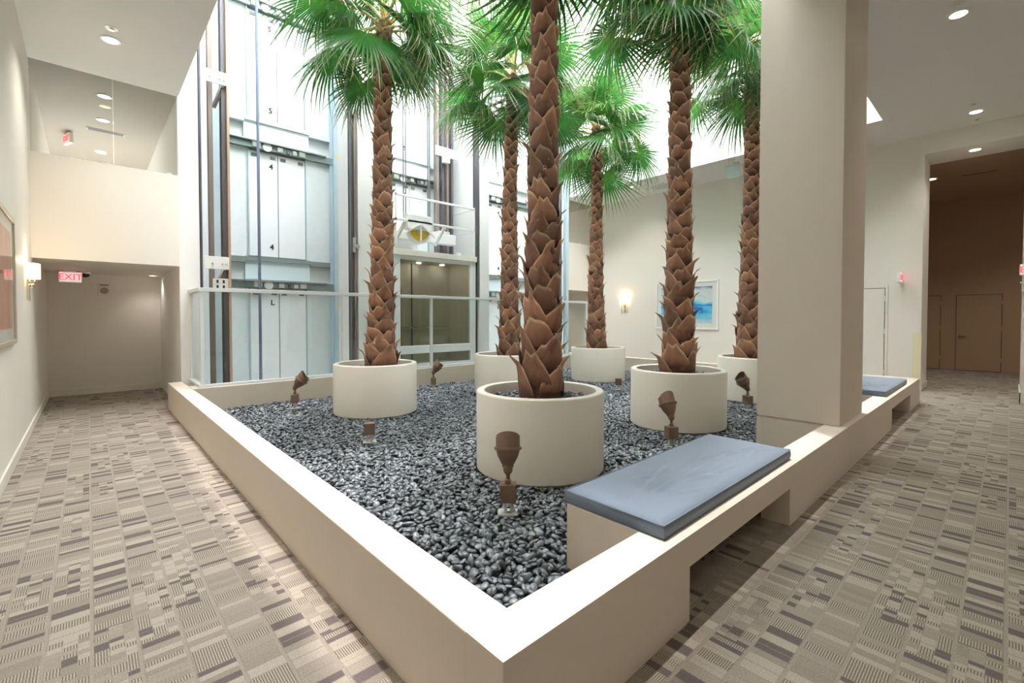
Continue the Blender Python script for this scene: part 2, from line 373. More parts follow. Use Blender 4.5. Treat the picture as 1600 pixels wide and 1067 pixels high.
# doors on the right
def flush_door(n, x, y0, y1, h, m, label, hinge_far, handle=False):
    d = thing('door', label, 'door'); d['kind'] = 'structure'; d.name = 'door_%d' % n
    obj('leaf', boxes((x-.006, x+.02, y0, y1, .01, h)), m, d, bevel=.003)
    f = .045
    obj('frame', boxes((x-.014, x, y0-.012-f, y0-.012, 0, h+.012+f), (x-.014, x, y1+.012, y1+.012+f, 0, h+.012+f), (x-.014, x, y0-.012, y1+.012, h+.012, h+.012+f)), m, d)
    obj('reveal', boxes((x-.004, x-.001, y0-.012, y1+.012, 0, h+.012)), 'black', d)
    yh = y0-.004
    for z in (.35, 1.25, 1.98):
        obj('hinge', boxes((x-.022, x-.004, yh-.014, yh+.02, z-.055, z+.055)), 'alu' if m == 'paint' else m, d)
    if handle:
        hd = obj('handle', MB().lathe([(.028, 0), (.028, .012), (.012, .014), (.012, .05)], 16, (x-.004, y1-.08, 1.0), axis='x', mtx=Matrix.Rotation(math.pi, 3, 'Z')).bar((x-.05, y1-.08, 1.0), (x-.05, y1-.22, 1.0), .018), 'dark_rail', d)
    return d
flush_door(1, RX-.002, 1.885, 2.80, 2.2, 'paint', 'plain cream door partly hidden behind the square column', False)
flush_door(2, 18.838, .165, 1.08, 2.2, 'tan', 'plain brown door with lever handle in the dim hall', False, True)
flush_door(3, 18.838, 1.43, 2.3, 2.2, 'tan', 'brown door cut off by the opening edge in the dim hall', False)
tag(obj('corner_guard', boxes((RX-.008, RX-.001, 1.262, 1.40, .145, 1.23)), 'plate', bevel=.002), 'pale yellow corner guard at the opening edge of the right wall', 'corner guard')

# ------------------------------------------------------------------ planter surround with benches
pl = thing('planter_surround', 'low cream planter wall with white top around the pebble bed', 'planter', (.975, 1.10, 0))
def pbox(name, *bs, m='planter', bevel=.006):
    mb = MB()
    for b in bs: mb.box(b[0]-.975, b[1]-.975, b[2]-1.10, b[3]-1.10, b[4], b[5])
    return obj(name, mb, m, pl, bevel=bevel)
pbox('kerb_wall', (.975, 1.175, 1.30, 9.7, 0, .45))
pbox('kerb_wall', (.975, 2.263, 1.10, 1.30, 0, .45), (2.263, 3.855, 1.10, 1.30, .285, .45), (3.855, 8.24, 1.10, 1.30, 0, .45), (8.24, 9.98, 1.10, 1.30, .285, .45), (9.98, 11.11, 1.10, 1.30, 0, .45), bevel=0)
pbox('kerb_wall', (10.91, 11.11, 1.30, 9.6, 0, .45))
pbox('ledge', (1.175, 10.91, 8.60, 9.0, 0, .45))
for a, b in ((2.10, 4.08), (8.15, 10.12)):
    pbox('bench_box', (a, a+.08, 1.302, 1.79, 0, .45), (b-.08, b, 1.302, 1.79, 0, .45), (a+.08, b-.08, 1.60, 1.79, 0, .45), (a+.08, b-.08, 1.302, 1.60, .285, .45), bevel=0)
pbox('bed_base', (1.175, 2.10, 1.30, 8.6, .0, .045), (2.10, 10.91, 1.80, 8.6, 0, .045), (4.08, 8.15, 1.30, 1.8, 0, .045), m='soil', bevel=0)

def cushion(x0, x1, y0, y1, label):
    nx, ny = 150, 56; h = .085; mb = MB(); vs = []; fs = []
    ridges = [((random.uniform(.15, .85), random.uniform(.2, .8)), random.uniform(-.9, .3), random.uniform(.1, .28), random.uniform(.005, .012)) for _ in range(13)]
    def top(u, v):
        e = min(u*(x1-x0), (1-u)*(x1-x0), v*(y1-y0), (1-v)*(y1-y0))
        z = h*(1-.0) - .016*max(0, 1-e/.05)**2 + .008*math.sin(math.pi*u)*math.sin(math.pi*v)
        X, Y = u*(x1-x0), v*(y1-y0)
        for (cx, cy), an, ln, am in ridges:
            dx, dy = X-cx*(x1-x0), Y-cy*(y1-y0); p = dx*math.cos(an)+dy*math.sin(an); q = -dx*math.sin(an)+dy*math.cos(an)
            z += am*math.exp(-(p/ln)**2)*(math.exp(-(q/.016)**2)-.8*math.exp(-((q-.032)/.02)**2))
        return z
    for j in range(ny+1):
        for i in range(nx+1):
            u, v = i/nx, j/ny; vs.append((u*(x1-x0), v*(y1-y0), top(u, v)))
    fs = [(j*(nx+1)+i, j*(nx+1)+i+1, (j+1)*(nx+1)+i+1, (j+1)*(nx+1)+i) for j in range(ny) for i in range(nx)]
    ring = [i for i in range(nx+1)]+[j*(nx+1)+nx for j in range(1, ny+1)]+[ny*(nx+1)+i for i in range(nx-1, -1, -1)]+[j*(nx+1) for j in range(ny-1, 0, -1)]
    prev = ring; base = len(vs)
    for zz, out in ((h*.6, .007), (h*.25, .007), (0, 0)):
        cur = []
        for k in ring:
            X, Y, _ = vs[k]; cx, cy = (x1-x0)/2, (y1-y0)/2
            ox = out*(1 if X > x1-x0-.001 else -1 if X < .001 else 0); oy = out*(1 if Y > y1-y0-.001 else -1 if Y < .001 else 0)
            cur.append(len(vs)); vs.append((X+ox, Y+oy, zz))
        n = len(ring); fs += [(prev[i], cur[i], cur[(i+1) % n], prev[(i+1) % n]) for i in range(n)]; prev = cur
    fs.append(tuple(prev))
    mb.add(vs, fs); t = thing('bench_cushion', label, 'cushion', (x0, y0, .452))
    me = mb.mesh('pad', 'cushion', True); link('pad', me, t)
    sm = MB()
    for z in (h*.93, .004):
        o = .004
        sm.tube([(-o, -o, z-.008), (x1-x0+o, -o, z-.008), (x1-x0+o, y1-y0+o, z-.008), (-o, y1-y0+o, z-.008), (-o, -o, z-.008)], .004, 6)
    obj('piping', sm, 'cushion', t)
cushion(2.11, 4.06, 1.165, 1.81, 'blue-grey bench cushion nearest, with wrinkled fabric')
cushion(8.17, 10.08, 1.165, 1.81, 'blue-grey bench cushion beyond the square column')

# ------------------------------------------------------------------ elevator shafts
LV = [0, 2.78, 5.56, 8.34]; NUM = ['L', '4', '5', '']
def landing_door(cx, lv, bay):
    z0 = LV[lv]; y = 10.36
    where = ['left', 'middle', 'right'][bay]; fl = ['at lobby level', 'marked 4', 'marked 5', 'above the floor marked 5'][lv]
    d = thing('landing_door', 'pale two-panel landing door %s in the %s elevator shaft' % (fl, where), 'elevator door', (cx, y, z0), group='elevator landing doors')
    for a, b in ((-.535, -.007), (.007, .535)):
        p = obj('door_panel', boxes((a, b, -.03, 0, .02, 2.12)), 'door', d, bevel=.004)
        for xx in (a+.09, b-.09): obj('hanger', boxes((xx-.05, xx+.05, -.045, -.03, 2.02, 2.075)), 'hanger', p)
    obj('door_seal', boxes((-.012, .012, -.004, .004, .02, 2.12)), 'black', d)  # black strip put in so the gap between the panels reads dark
    obj('side_panel', boxes((-1.0, -.56, -.012, .04, 0, 2.18)), 'shaft_panel', d)
    obj('side_panel', boxes((.56, 1.13, -.012, .04, 0, 2.18)), 'shaft_panel', d)
    obj('jamb', boxes((-.56, -.54, -.05, .02, 0, 2.16)), 'steel_blue', d)
    obj('jamb', boxes((.54, .56, -.05, .02, 0, 2.16)), 'steel_blue', d)
    tr = obj('header_track', boxes((-1.1, 1.15, -.10, .02, 2.16, 2.30), (-.9, .95, -.17, -.10, 2.28, 2.31)), 'steel_green', d, bevel=.004)
    obj('pulley', MB().lathe([(.02, 0), (.085, .0), (.085, .03), (.02, .035)], 24, (-.22, -.10, 2.215), axis='y'), 'white', tr)
    for xx, w in ((-.42, .14), (.02, .10), (.18, .06), (.30, .08), (.45, .12)):
        obj('lock_box', boxes((xx-w/2, xx+w/2, -.15, -.10, 2.17, 2.17+.04+w*.5)), 'alu' if w > .07 else 'dark_rail', tr, bevel=.004)
    obj('bracket', boxes((1.13, 1.28, -.13, 0, 2.12, 2.27)), 'alu', d, bevel=.01)
    obj('fascia_panel', boxes((-.62, .62, -.03, .02, 2.33, 2.70)), 'door_blue' if lv == 0 else 'door', d)
    sl = obj('sill', boxes((-1.1, -.62, -.07, .02, 2.66, 2.77), (.62, 1.2, -.07, .02, 2.66, 2.77), (-.62, .62, -.07, .02, 2.70, 2.78)), 'steel_green' if lv == 0 else 'door_blue', d)
    obj('upright', boxes((1.17, 1.25, -.09, 0, 1.2, 2.4)), 'steel_green', d)
    if NUM[lv]:
        for zz in ((1.86,) if lv == 0 else (.22, 1.86)):
            link('number', text_mesh(NUM[lv], .15, .002, 'black', .004), d, (-.13, -.034, zz), (R(90), 0, 0))
for bay, cx in enumerate((2.93, 6.0, 9.1)):
    for lv in range(4): landing_door(cx, lv, bay)

def post(name, x0, x1, y0, y1, m, label, cat='guide rail', z0=0, z1=TOP, group='elevator guide rails'):
    """T or I section vertical"""
    xm = (x0+x1)/2; w = (x1-x0)
    mb = MB().box(x0, x1, y1-.012, y1, z0, z1).box(xm-w*.2, xm+w*.2, y0, y1-.012, z0, z1).box(x0, x1, y0-.012, y0, z0, z1)
    return tag(obj(name, mb, m), label, cat, group)
post('guide_rail', 1.475, 1.505, 9.72, 9.82, 'dark_rail', 'thin dark rail nearest the left pier of the shafts')
post('guide_rail', 1.535, 1.60, 9.25, 9.36, 'brown_rail', 'brown rail second from the left pier of the shafts')
post('shaft_column', 1.665, 1.83, 9.66, 9.8, 'steel_blue', 'pale blue steel strip second from the left in the left shaft', 'steel column')
post('guide_rail', 1.70, 1.765, 9.10, 9.26, 'dark_rail', 'dark rail beside the copper post in the left shaft')
post('guide_rail', 1.765, 1.80, 9.02, 9.12, 'copper', 'tall copper coloured post in the left shaft')
post('shaft_column', 3.98, 4.20, 10.05, 10.3, 'steel_blue', 'wide blue grey steel column right of the left shaft doors', 'steel column')
post('guide_rail', 3.93, 3.98, 9.08, 9.2, 'dark_rail', 'dark rail just left of the white pier behind the left palm')
post('guide_rail', 3.985, 4.03, 9.05, 9.1, 'brown_rail', 'slim brown strip against the white pier behind the left palm')
for zz, n in ((5.56, 'upper'), (2.48, 'lower')):
    b = thing('rail_bracket', 'white %s bracket tying the rails in the left shaft' % n, 'bracket', (1.47, 9.2, zz), group='shaft rail brackets')
    obj('plate', boxes((-.06, .30, -.20, -.18, -.11, .10)), 'white', b, bevel=.004)
    obj('strut', MB().bar((.27, -.15, -.02), (.16, .12, -.40), .05), 'alu', b)
    for xx in (.06, .20, .26):
        obj('bolt', MB().lathe([(.016, 0), (.016, .02)], 6, (xx, -.2, -.02), axis='y'), 'alu', b)
jb = thing('junction_box', 'white slotted box behind the railing corner in the left shaft', 'box', (1.55, 9.05, 2.02))
obj('body', boxes((0, .22, 0, .08, 0, .20)), 'white', jb, bevel=.005)
for i in range(2):
    for j in range(2): obj('slot', boxes((.04+i*.09, .07+i*.09, -.004, 0, .03+j*.09, .085+j*.09)), 'black', jb)
tag(obj('travelling_cable', MB().tube([(2.42, 9.75, z) for z in np.linspace(.0, TOP, 30)], .026, 8), 'cable', smooth=True), 'dark blue hanging cable before the left shaft doors', 'cable')
for zz, n in ((5.06, 'upper'), (1.85, 'lower')):
    tag(obj('warning_sticker', boxes((4.03, 4.08, 10.032, 10.036, zz-.04, zz+.04)), 'yellow'), 'small yellow sticker, %s of two on the blue grey steel column' % n, 'sticker')
for zz, n in ((5.75, 'upper'), (3.0, 'lower')):
    rs = thing('roller_guide', 'small metal roller switch, %s of two beside the left palm trunk' % n, 'switch', (3.98, 9.02, zz), group='shaft switches')
    obj('arm', boxes((-.02, .03, 0, .05, -.12, .18)), 'alu', rs, bevel=.005); obj('wheel', MB().lathe([(.05, 0), (.05, .03)], 16, (.06, 0, 0), axis='y'), 'alu', rs)
# white piers between the shafts
struct('wall_pier', boxes((4.06, 4.80, 9.02, 10.42, 0, TOP)), 'white', 'white pier between the left and middle elevator shafts', 'pier')
struct('wall_pier', boxes((7.22, 7.52, 9.02, 10.42, 0, TOP)), 'white', 'white pier between the middle and right elevator shafts', 'pier')
for x, m, n in ((6.50, 'brown_rail', 'leftmost'), (6.66, 'dark_rail', 'second'), (6.80, 'brown_rail', 'third'), (6.94, 'dark_rail', 'rightmost')):
    post('guide_rail', x, x+.06, 9.85, 9.98, m, 'vertical rail above the elevator car, %s of the four' % n, z0=3.1)
post('guide_rail', 7.15, 7.205, 9.04, 9.2, 'dark_rail', 'dark rail along the white pier right of the elevator car')
b = thing('rail_bracket', 'white upper bracket on the rails above the elevator car', 'bracket', (6.5, 9.8, 5.75), group='shaft rail brackets')
obj('plate', boxes((-.06, .6, 0, .03, -.12, .12)), 'alu_white', b, bevel=.004)
obj('clamp', boxes((.12, .3, -.12, 0, -.3, .02)), 'alu_white', b, bevel=.01)
k = 0
for x in (5.42, 5.48, 6.08, 6.13):
    k += 1
    tag(obj('hoist_rope', MB().tube([(x, 9.6, 3.55), (x, 9.6, TOP)], .013, 6), 'dark_rail'), 'steel hoist rope above the elevator car, %s from the left' % ['first', 'second', 'third', 'fourth'][k-1], 'rope', 'hoist ropes')
post('shaft_column', 7.55, 7.66, 9.9, 10.1, 'steel_blue', 'blue grey steel column at the left of the right shaft', 'steel column')
post('guide_rail', 10.55, 10.62, 9.3, 9.42, 'dark_rail', 'dark rail at the right of the right shaft')
post('guide_rail', 10.85, 10.95, 9.3, 9.42, 'steel_blue', 'blue rail nearest the right pier of the shafts')

# elevator car
CX0, CX1, CY0, CY1 = 4.86, 7.12, 9.06, 10.15
car = thing('elevator_car', 'glass elevator car with white frame and roof railings', 'elevator', (CX0, CY0, 0))
W, D = CX1-CX0, CY1-CY0
def cb(name, *bs, m='alu_white', bevel=.004, parent=None): return obj(name, boxes(*bs), m, parent or car, bevel=bevel)
cb('floor_pan', (0, W, 0, D, .12, .42)); cb('roof', (0, W, 0, D, 2.98, 3.04))
cb('header', (-.02, W+.02, -.03, .0, 2.93, 3.06), m='paint')
cb('frame_post', (0, .17, 0, .07, .42, 2.93)); cb('frame_post', (W-.17, W, 0, .07, .42, 2.93))
cb('frame_rail', (.17, W-.17, 0, .07, 2.84, 2.93)); cb('frame_rail', (.17, W-.17, 0, .07, .74, .92)); cb('frame_rail', (.17, W-.17, 0, .07, .42, .50))
obj('pane', boxes((.17, W-.17, .03, .04, .92, 2.84)), 'glass_car', car); obj('pane', boxes((.17, W-.17, .03, .04, .50, .74)), 'glass_car', car)
cb('side_wall', (.02, .05, .07, D, .42, 2.95), m='car_in', bevel=0); cb('side_wall', (W-.05, W-.02, .07, D, .42, 2.95), m='car_in', bevel=0)
cb('rear_wall', (.05, W-.05, D-.04, D, .42, 2.95), m='car_in', bevel=0)
cb('wood_panel', (.08, .38, D-.06, D-.04, .45, 2.3), m='car_wood'); cb('wood_panel', (.62, .78, D-.06, D-.04, .45, 2.3), m='car_wood')
cb('door_seam', (1.05, 1.08, D-.05, D-.04, .45, 2.9), m='black', bevel=0)
cb('interior_handrail', (.5, W-.2, D-.11, D-.08, 1.28, 1.32), m='chrome')
cl = cb('car_ceiling', (.05, W-.05, .08, D-.04, 2.90, 2.92), m='car_in', bevel=0)
for i in range(3):
    for j in range(2):
        obj('downlight', MB().lathe([(.055, 0), (.055, .012)], 16, (.45+i*.68, .32+j*.5, 2.885)), 'bulb_cool', cl)
# roof railing
for zz in (4.22, 3.68):
    cb('railing_bar', (.06, W-.02, .0, .04, zz, zz+.05), m='white')
    obj('railing_bar', MB().bar((W-.05, .04, zz+.02), (W-.05, D-.1, zz+.02), .035), 'white', car)
for xx in (.06, W-.05): cb('railing_post', (xx, xx+.035, 0, .04, 3.04, 4.27), m='white')
cb('railing_post', (W-.05, W-.015, D-.1, D-.06, 3.04, 4.27), m='white')
obj('crosshead', boxes((.25, W-.35, .35, .55, 3.35, 3.60)), 'white', car, bevel=.01)
for xx in (.30, 1.35): obj('strut', MB().bar((xx, .02, 3.68), (xx-.02, .4, 3.30), .06), 'white', car)
obj('guard', MB().bar((.28, -.02, 3.42), (.68, -.02, 3.66), .03, .03).bar((.68, -.02, 3.66), (1.06, -.02, 3.40), .03, .03).bar((.68, -.02, 3.64), (.68, -.02, 3.28), .03, .03), 'white', car)
sh = obj('sheave', MB().lathe([(.23, 0), (.30, 0), (.30, .02), (.275, .04), (.30, .06), (.30, .08), (.23, .08), (.23, 0)], 40, (.68, .13, 3.52), axis='y', caps=False), 'white', car, smooth=True)
obj('sheave_web', MB().lathe([(.0, 0), (.235, 0), (.235, .03), (.0, .03)], 40, (.68, .10, 3.52), axis='y', caps=False), 'yellow', sh)
obj('sheave_hub', MB().lathe([(.0, 0), (.07, 0), (.055, .05), (.0, .05)], 20, (.68, .07, 3.52), axis='y', caps=False), 'frame_champ', sh)
sh2 = obj('sheave', MB().lathe([(.0, 0), (.2, 0), (.2, .05), (.0, .05)], 30, (.06, .5, 3.62), axis='y', caps=False), 'yellow', car)
obj('sheave_cover', boxes((.36, 1.0, -.0, .2, 3.53, 3.86)), 'white', sh, bevel=.01)
obj('motor_housing', boxes((.15, 1.0, .62, .95, 3.04, 3.42)), 'white', car, bevel=.02)
obj('motor_housing', boxes((1.5, 1.85, .5, .8, 3.45, 3.7)), 'alu', car, bevel=.03)
cb('junction_box', (1.7, 1.82, .0, .07, 3.05, 3.12), m='white'); cb('junction_box', (.48, .62, .0, .08, 3.05, 3.16), m='white')

# ------------------------------------------------------------------ glass railing on the ledge
RY = 8.66
rl = thing('glass_railing', 'glass railing with white metal top rail before the elevators', 'railing', (1.27, RY, .45))
RL = 11.06-1.27
obj('top_rail', boxes((0, RL, -.035, .055, 1.525, 1.585), (0, .09, .055, 1.03, 1.525, 1.585)), 'alu_white', rl, bevel=.004)
obj('bottom_rail', boxes((0, RL, -.03, .05, .0, .045), (0, .08, .05, 1.03, 0, .045)), 'alu_white', rl, bevel=.004)
px = [0.02, 2.25, 4.27, 5.62, 7.9, RL-.05]
for x in px: obj('post', boxes((x, x+.05, -.02, .04, .045, 1.525)), 'alu_white', rl, bevel=.004)
obj('post', boxes((.02, .07, .97, 1.03, .045, 1.525)), 'alu_white', rl, bevel=.004)
for a, b in zip(px[:-1], px[1:]): obj('pane', boxes((a+.05, b, .004, .016, .045, 1.525)), 'glass', rl)
obj('pane', boxes((.04, .052, .04, .97, .045, 1.525)), 'glass', rl)

# ------------------------------------------------------------------ pots and palms
SPOTS = [  # pot x, y ; trunk base offset ; trunk top offset ; crown z ; base radius ; label
    (3.33, 3.20, (.02, .0), (.07, -.02), 6.3, .195, 'front'),
    (3.34, 6.81, (.05, -.07), (.14, -.10), 6.15, .205, 'left'),
    (6.06, 3.15, (.0, .0), (.02, -.02), 6.3, .205, 'right'),
    (6.08, 6.75, (.05, -.02), (.10, -.04), 6.3, .20, 'middle'),
    (8.97, 6.69, (-.03, .02), (-.07, .05), 6.05, .205, 'rear'),
    (8.97, 3.15, (-.10, .09), (-.10, .06), 6.2, .195, 'column')]
WHERE = {'front': 'nearest, before the others, beside the near cushion', 'left': 'at the left, before the left elevator shaft', 'right': 'between the near bench and the square column',
         'middle': 'half hidden behind the nearest palm', 'rear': 'farthest back, near the lit wall sconce', 'column': 'cut off by the square column'}
POT_TOP, POT_R, PEB = .85, .635, .08
def pot_mesh():
    return MB().lathe([(.0, -.04), (POT_R-.07, -.04), (POT_R-.07, .006), (POT_R-.008, .008), (POT_R, .016), (POT_R, .755), (POT_R-.008, .768), (POT_R-.02, .772), (POT_R-.065, .772), (POT_R-.078, .766), (POT_R-.082, .75), (POT_R-.085, .60), (.0, .60)], 72, caps=False).mesh('shell', 'pot', True)
potme = pot_mesh()
soilme = MB().lathe([(.0, .0), (POT_R-.09, .0), (POT_R-.09, .06), (.0, .07)], 40, caps=False).mesh('soil', 'soil', True)
for x, y, *_r, k in SPOTS:
    p = thing('palm_pot', 'round cream planter pot %s' % WHERE[k], 'pot', (x, y, PEB), group='round palm pots')
    link('shell', potme, p); link('soil', soilme, p, (0, 0, .60))

def frond_mesh(seed, droop, fold):
    r = random.Random(seed); mb = MB(); n = 42; span = R(250); L0 = r.uniform(1.0, 1.18); da = span/n
    st = [.03, .22, .42, .60, .76, .89, 1.0]
    for i in range(n):
        a = -span/2+(i+.5)*da
        L = L0*(.80+.20*math.cos(a*.6))*r.uniform(.92, 1.05)
        td = r.uniform(.05, .40)*(1 + .5*abs(math.sin(a))); sw = r.uniform(-.10, .10); split = r.uniform(.36, .52)
        vs = []; ts = []
        for s in st:
            if s <= split: hw = math.tan(da/2)*s*L
            else: hw = math.tan(da/2)*split*L*max(.05, 1-((s-split)/(1-split))**.8)
            aa = a+sw*max(0, s-split)
            d = Vector((math.cos(aa), math.sin(aa), 0)); q = Vector((-math.sin(aa), math.cos(aa), 0))
            def bend(P, dz=0):
                rr = math.hypot(P.x, P.y)
                z = dz - fold*abs(P.y)*.55 - droop*rr*rr*.45 - td*max(0, s-split)**2*2.2
                return (P.x, P.y, z)
            c = d*s*L
            vs += [bend(c-q*hw), bend(c, hw*.55), bend(c+q*hw)]; ts += [s, s*.96, s]
        fs = []
        for k in range(len(st)-1):
            b = k*3; fs += [(b, b+1, b+4, b+3), (b+1, b+2, b+5, b+4)]
        mb.add(vs, fs, ts)
        if r.random() < .55:      # curly pale thread between segments
            aa = a+da/2; s0 = split*L; p = Vector((math.cos(aa)*s0, math.sin(aa)*s0, 0)); ln = r.uniform(.15, .4)
            z0 = -fold*abs(p.y)*.55-droop*s0*s0*.45
            pts = [(p.x+math.cos(aa)*ln*q*.6+r.uniform(-.02, .02), p.y+math.sin(aa)*ln*q*.6+r.uniform(-.02, .02), z0-ln*q*q*.9) for q in (0, .35, .7, 1)]
            o = []; 
            for (X, Y, Z) in pts: o += [(X, Y, Z), (X+.004, Y+.006, Z+.002)]
            mb.add(o, [(0, 1, 3, 2), (2, 3, 5, 4), (4, 5, 7, 6)], 1.0)
    return mb.mesh('frond', 'frond', True, attr=True)
FR = [frond_mesh(i, (.15, .35, .6, .4)[i % 4], (.2, .4, .6, .75)[i % 4]) for i in range(6)]
FV = [np.array([v.co[:] for v in m.vertices]) for m in FR]
def petiole_mesh(lp):
    mb = MB(); n = 7; pts = [(-lp+lp*i/n, 0, .10*lp*math.sin(math.pi*i/n)) for i in range(n+1)]
    mb.tube(pts, [.024-.012*i/n for i in range(n+1)], 6); mb.a = [k//6/n for k in range(len(mb.v))]
    return mb.mesh('petiole', 'petiole', True, attr=True)
PLEN = (.50, .75, .98); PT = {l: petiole_mesh(l) for l in PLEN}

def boot_mesh(kind, seed):
    """leaf base hugging a trunk of radius 1: local X outward, Z up, origin on the trunk axis"""
    r = random.Random(seed); nu, nv = 10, 5; vs = []; ts = []; ha = R(64)
    jag = [1+r.uniform(-.10, .10) for _ in range(nu+1)]
    for j in range(nv+1):
        v = (0, .3, .52, .70, .85, 1)[j]
        for i in range(nu+1):
            u = -1+2*i/nu
            if kind == 0: top = 1-.80*abs(u)                                     # pointed scale
            elif kind == 1: top = 1-.80*abs(u)-.30*max(0, 1-abs(u)/.22)            # split tip
            else: top = 1-.80*abs(u-.3)/(.7 if u > .3 else 1.3)                    # skewed scale
            top *= jag[i]
            z = v*max(.12, top)*1.3
            h_ = v*max(.12, top); rad = 1.02+.13*h_+.9*max(0, h_-.62)**1.5+1.6*max(0, h_-.82)+.025*math.cos(u*5+seed)*v+r.uniform(-.015, .015)+.05*v*(1-abs(u))
            a = u*ha*(1-.10*v)
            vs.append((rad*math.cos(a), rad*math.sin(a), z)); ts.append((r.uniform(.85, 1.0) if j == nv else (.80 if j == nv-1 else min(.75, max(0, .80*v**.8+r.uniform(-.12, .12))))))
    fs = [(j*(nu+1)+i, j*(nu+1)+i+1, (j+1)*(nu+1)+i+1, (j+1)*(nu+1)+i) for j in range(nv) for i in range(nu)]
    return MB().add(vs, fs, ts).mesh('leaf_boot', 'boot', True, attr=True)
BOOT = [boot_mesh(k % 3, k+1) for k in range(9)]

def fibre_mesh(seed):
    r = random.Random(seed); mb = MB()
    for _ in range(5):
        a = r.uniform(-.35, .35); z = r.uniform(-.1, .1); l = r.uniform(.15, .35); dr = r.uniform(-.25, .2)
        pts = [Vector((1.05+.28*q, a+r.uniform(-.06, .06)*q, z+dr*q*q+l*.3*q)) for q in (0, .4, .75, 1)]
        o = []
        for i, p in enumerate(pts): w = .035*(1-i/3.3); o += [p-Vector((0, w, 0)), p+Vector((0, w, 0))]
        mb.add(o, [(0, 1, 3, 2), (2, 3, 5, 4), (4, 5, 7, 6)], 1.0)
    return mb.mesh('fibre', 'boot', False, attr=True)
FIB = [fibre_mesh(i) for i in range(3)]

def palm(x, y, ob, ot, zc, rb, key, idx):
    r = random.Random(100+idx); z0 = PEB+.66
    root = thing('palm_tree', 'fan palm with shaggy brown trunk %s' % WHERE[key], 'palm tree', (x+ob[0], y+ob[1], z0), group='potted fan palms')
    H = zc-z0; dx, dy = ot[0]-ob[0], ot[1]-ob[1]
    def axis(t): return Vector((dx*t+.03*math.sin(t*5+idx)*t, dy*t+.02*math.sin(t*4+idx*2)*t, H*t))
    def rad(t): return rb*(.56+.44*(1-t)**1.8)*(1+.14*math.exp(-t*16))
    mb = MB(); n = 40
    mb.tube([axis(t) for t in np.linspace(0, 1, n)], [rad(t)*.93*(1+r.uniform(-.03, .03)) for t in np.linspace(0, 1, n)], 18)
    obj('trunk', mb, 'bark', root, smooth=True)
    NB = 135 if key == 'front' else 150
    for i in range(NB):
        t = (i/NB)**.93*.975; R_ = rad(t); p = axis(t); az = i*R(137.5)+r.uniform(-.15, .15)
        hs = R_*r.uniform(.95, 1.3)*(1.3 if key == 'front' else 1.1)
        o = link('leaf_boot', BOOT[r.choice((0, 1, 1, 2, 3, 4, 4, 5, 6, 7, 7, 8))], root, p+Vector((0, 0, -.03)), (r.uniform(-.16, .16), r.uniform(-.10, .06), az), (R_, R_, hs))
        if r.random() < (.3 if key == 'front' else .15):
            link('fibre', FIB[i % 3], o, (0, 0, .75), (0, 0, r.uniform(-.3, .3)))
    C = axis(1.0); NF = 25; base = Vector((x+ob[0], y+ob[1], z0))
    for i in range(NF):
        q = i/(NF-1); az = i*R(137.5)+idx*1.7
        for tr in range(40):
            el = R((-62 if key == 'front' else -36)+(138 if key == 'front' else 114)*q**.95+r.uniform(-8, 8)); aa = az+r.uniform(-.2, .2)*(1+tr*.15)
            lp = PLEN[0] if (q > .85 or tr > 8) else r.choice(PLEN)
            if tr > 14: el = R(r.choice((r.uniform(-75, -45), r.uniform(35, 70))))
            d = Vector((math.cos(el)*math.cos(aa), math.cos(el)*math.sin(aa), math.sin(el)))
            hub = C+Vector((0, 0, -.22+.25*q))+d*(lp+.03); sag = r.uniform(.05, .42)
            e = Matrix.Rotation(aa, 4, 'Z') @ Matrix.Rotation(-el+sag, 4, 'Y') @ Matrix.Rotation(r.uniform(-.45, .45), 4, 'X')
            s = r.uniform(.88, 1.08)*(1 if q < .85 else .78)*(1 if tr < 14 else .97**(tr-13)); vi = r.randrange(6)
            Wv = FV[vi]*s @ np.array(e.to_3x3()).T+np.array(base+hub)
            bad = (Wv[:, 1] < AY0+.06).any() or (Wv[:, 1] > 8.98).any() or ((Wv[:, 1] < 2.0) & (Wv[:, 0] > 5.56) & (Wv[:, 0] < 6.7)).any()
            if not bad: break
        else: continue
        f = link('frond', FR[vi], root, hub, e.to_euler(), (s, s, s))
        link('petiole', PT[lp], f, (0, 0, 0), (0, sag*-.8, 0), (1/s, 1/s, 1/s))
    return root
for i, s in enumerate(SPOTS): palm(*s, i)

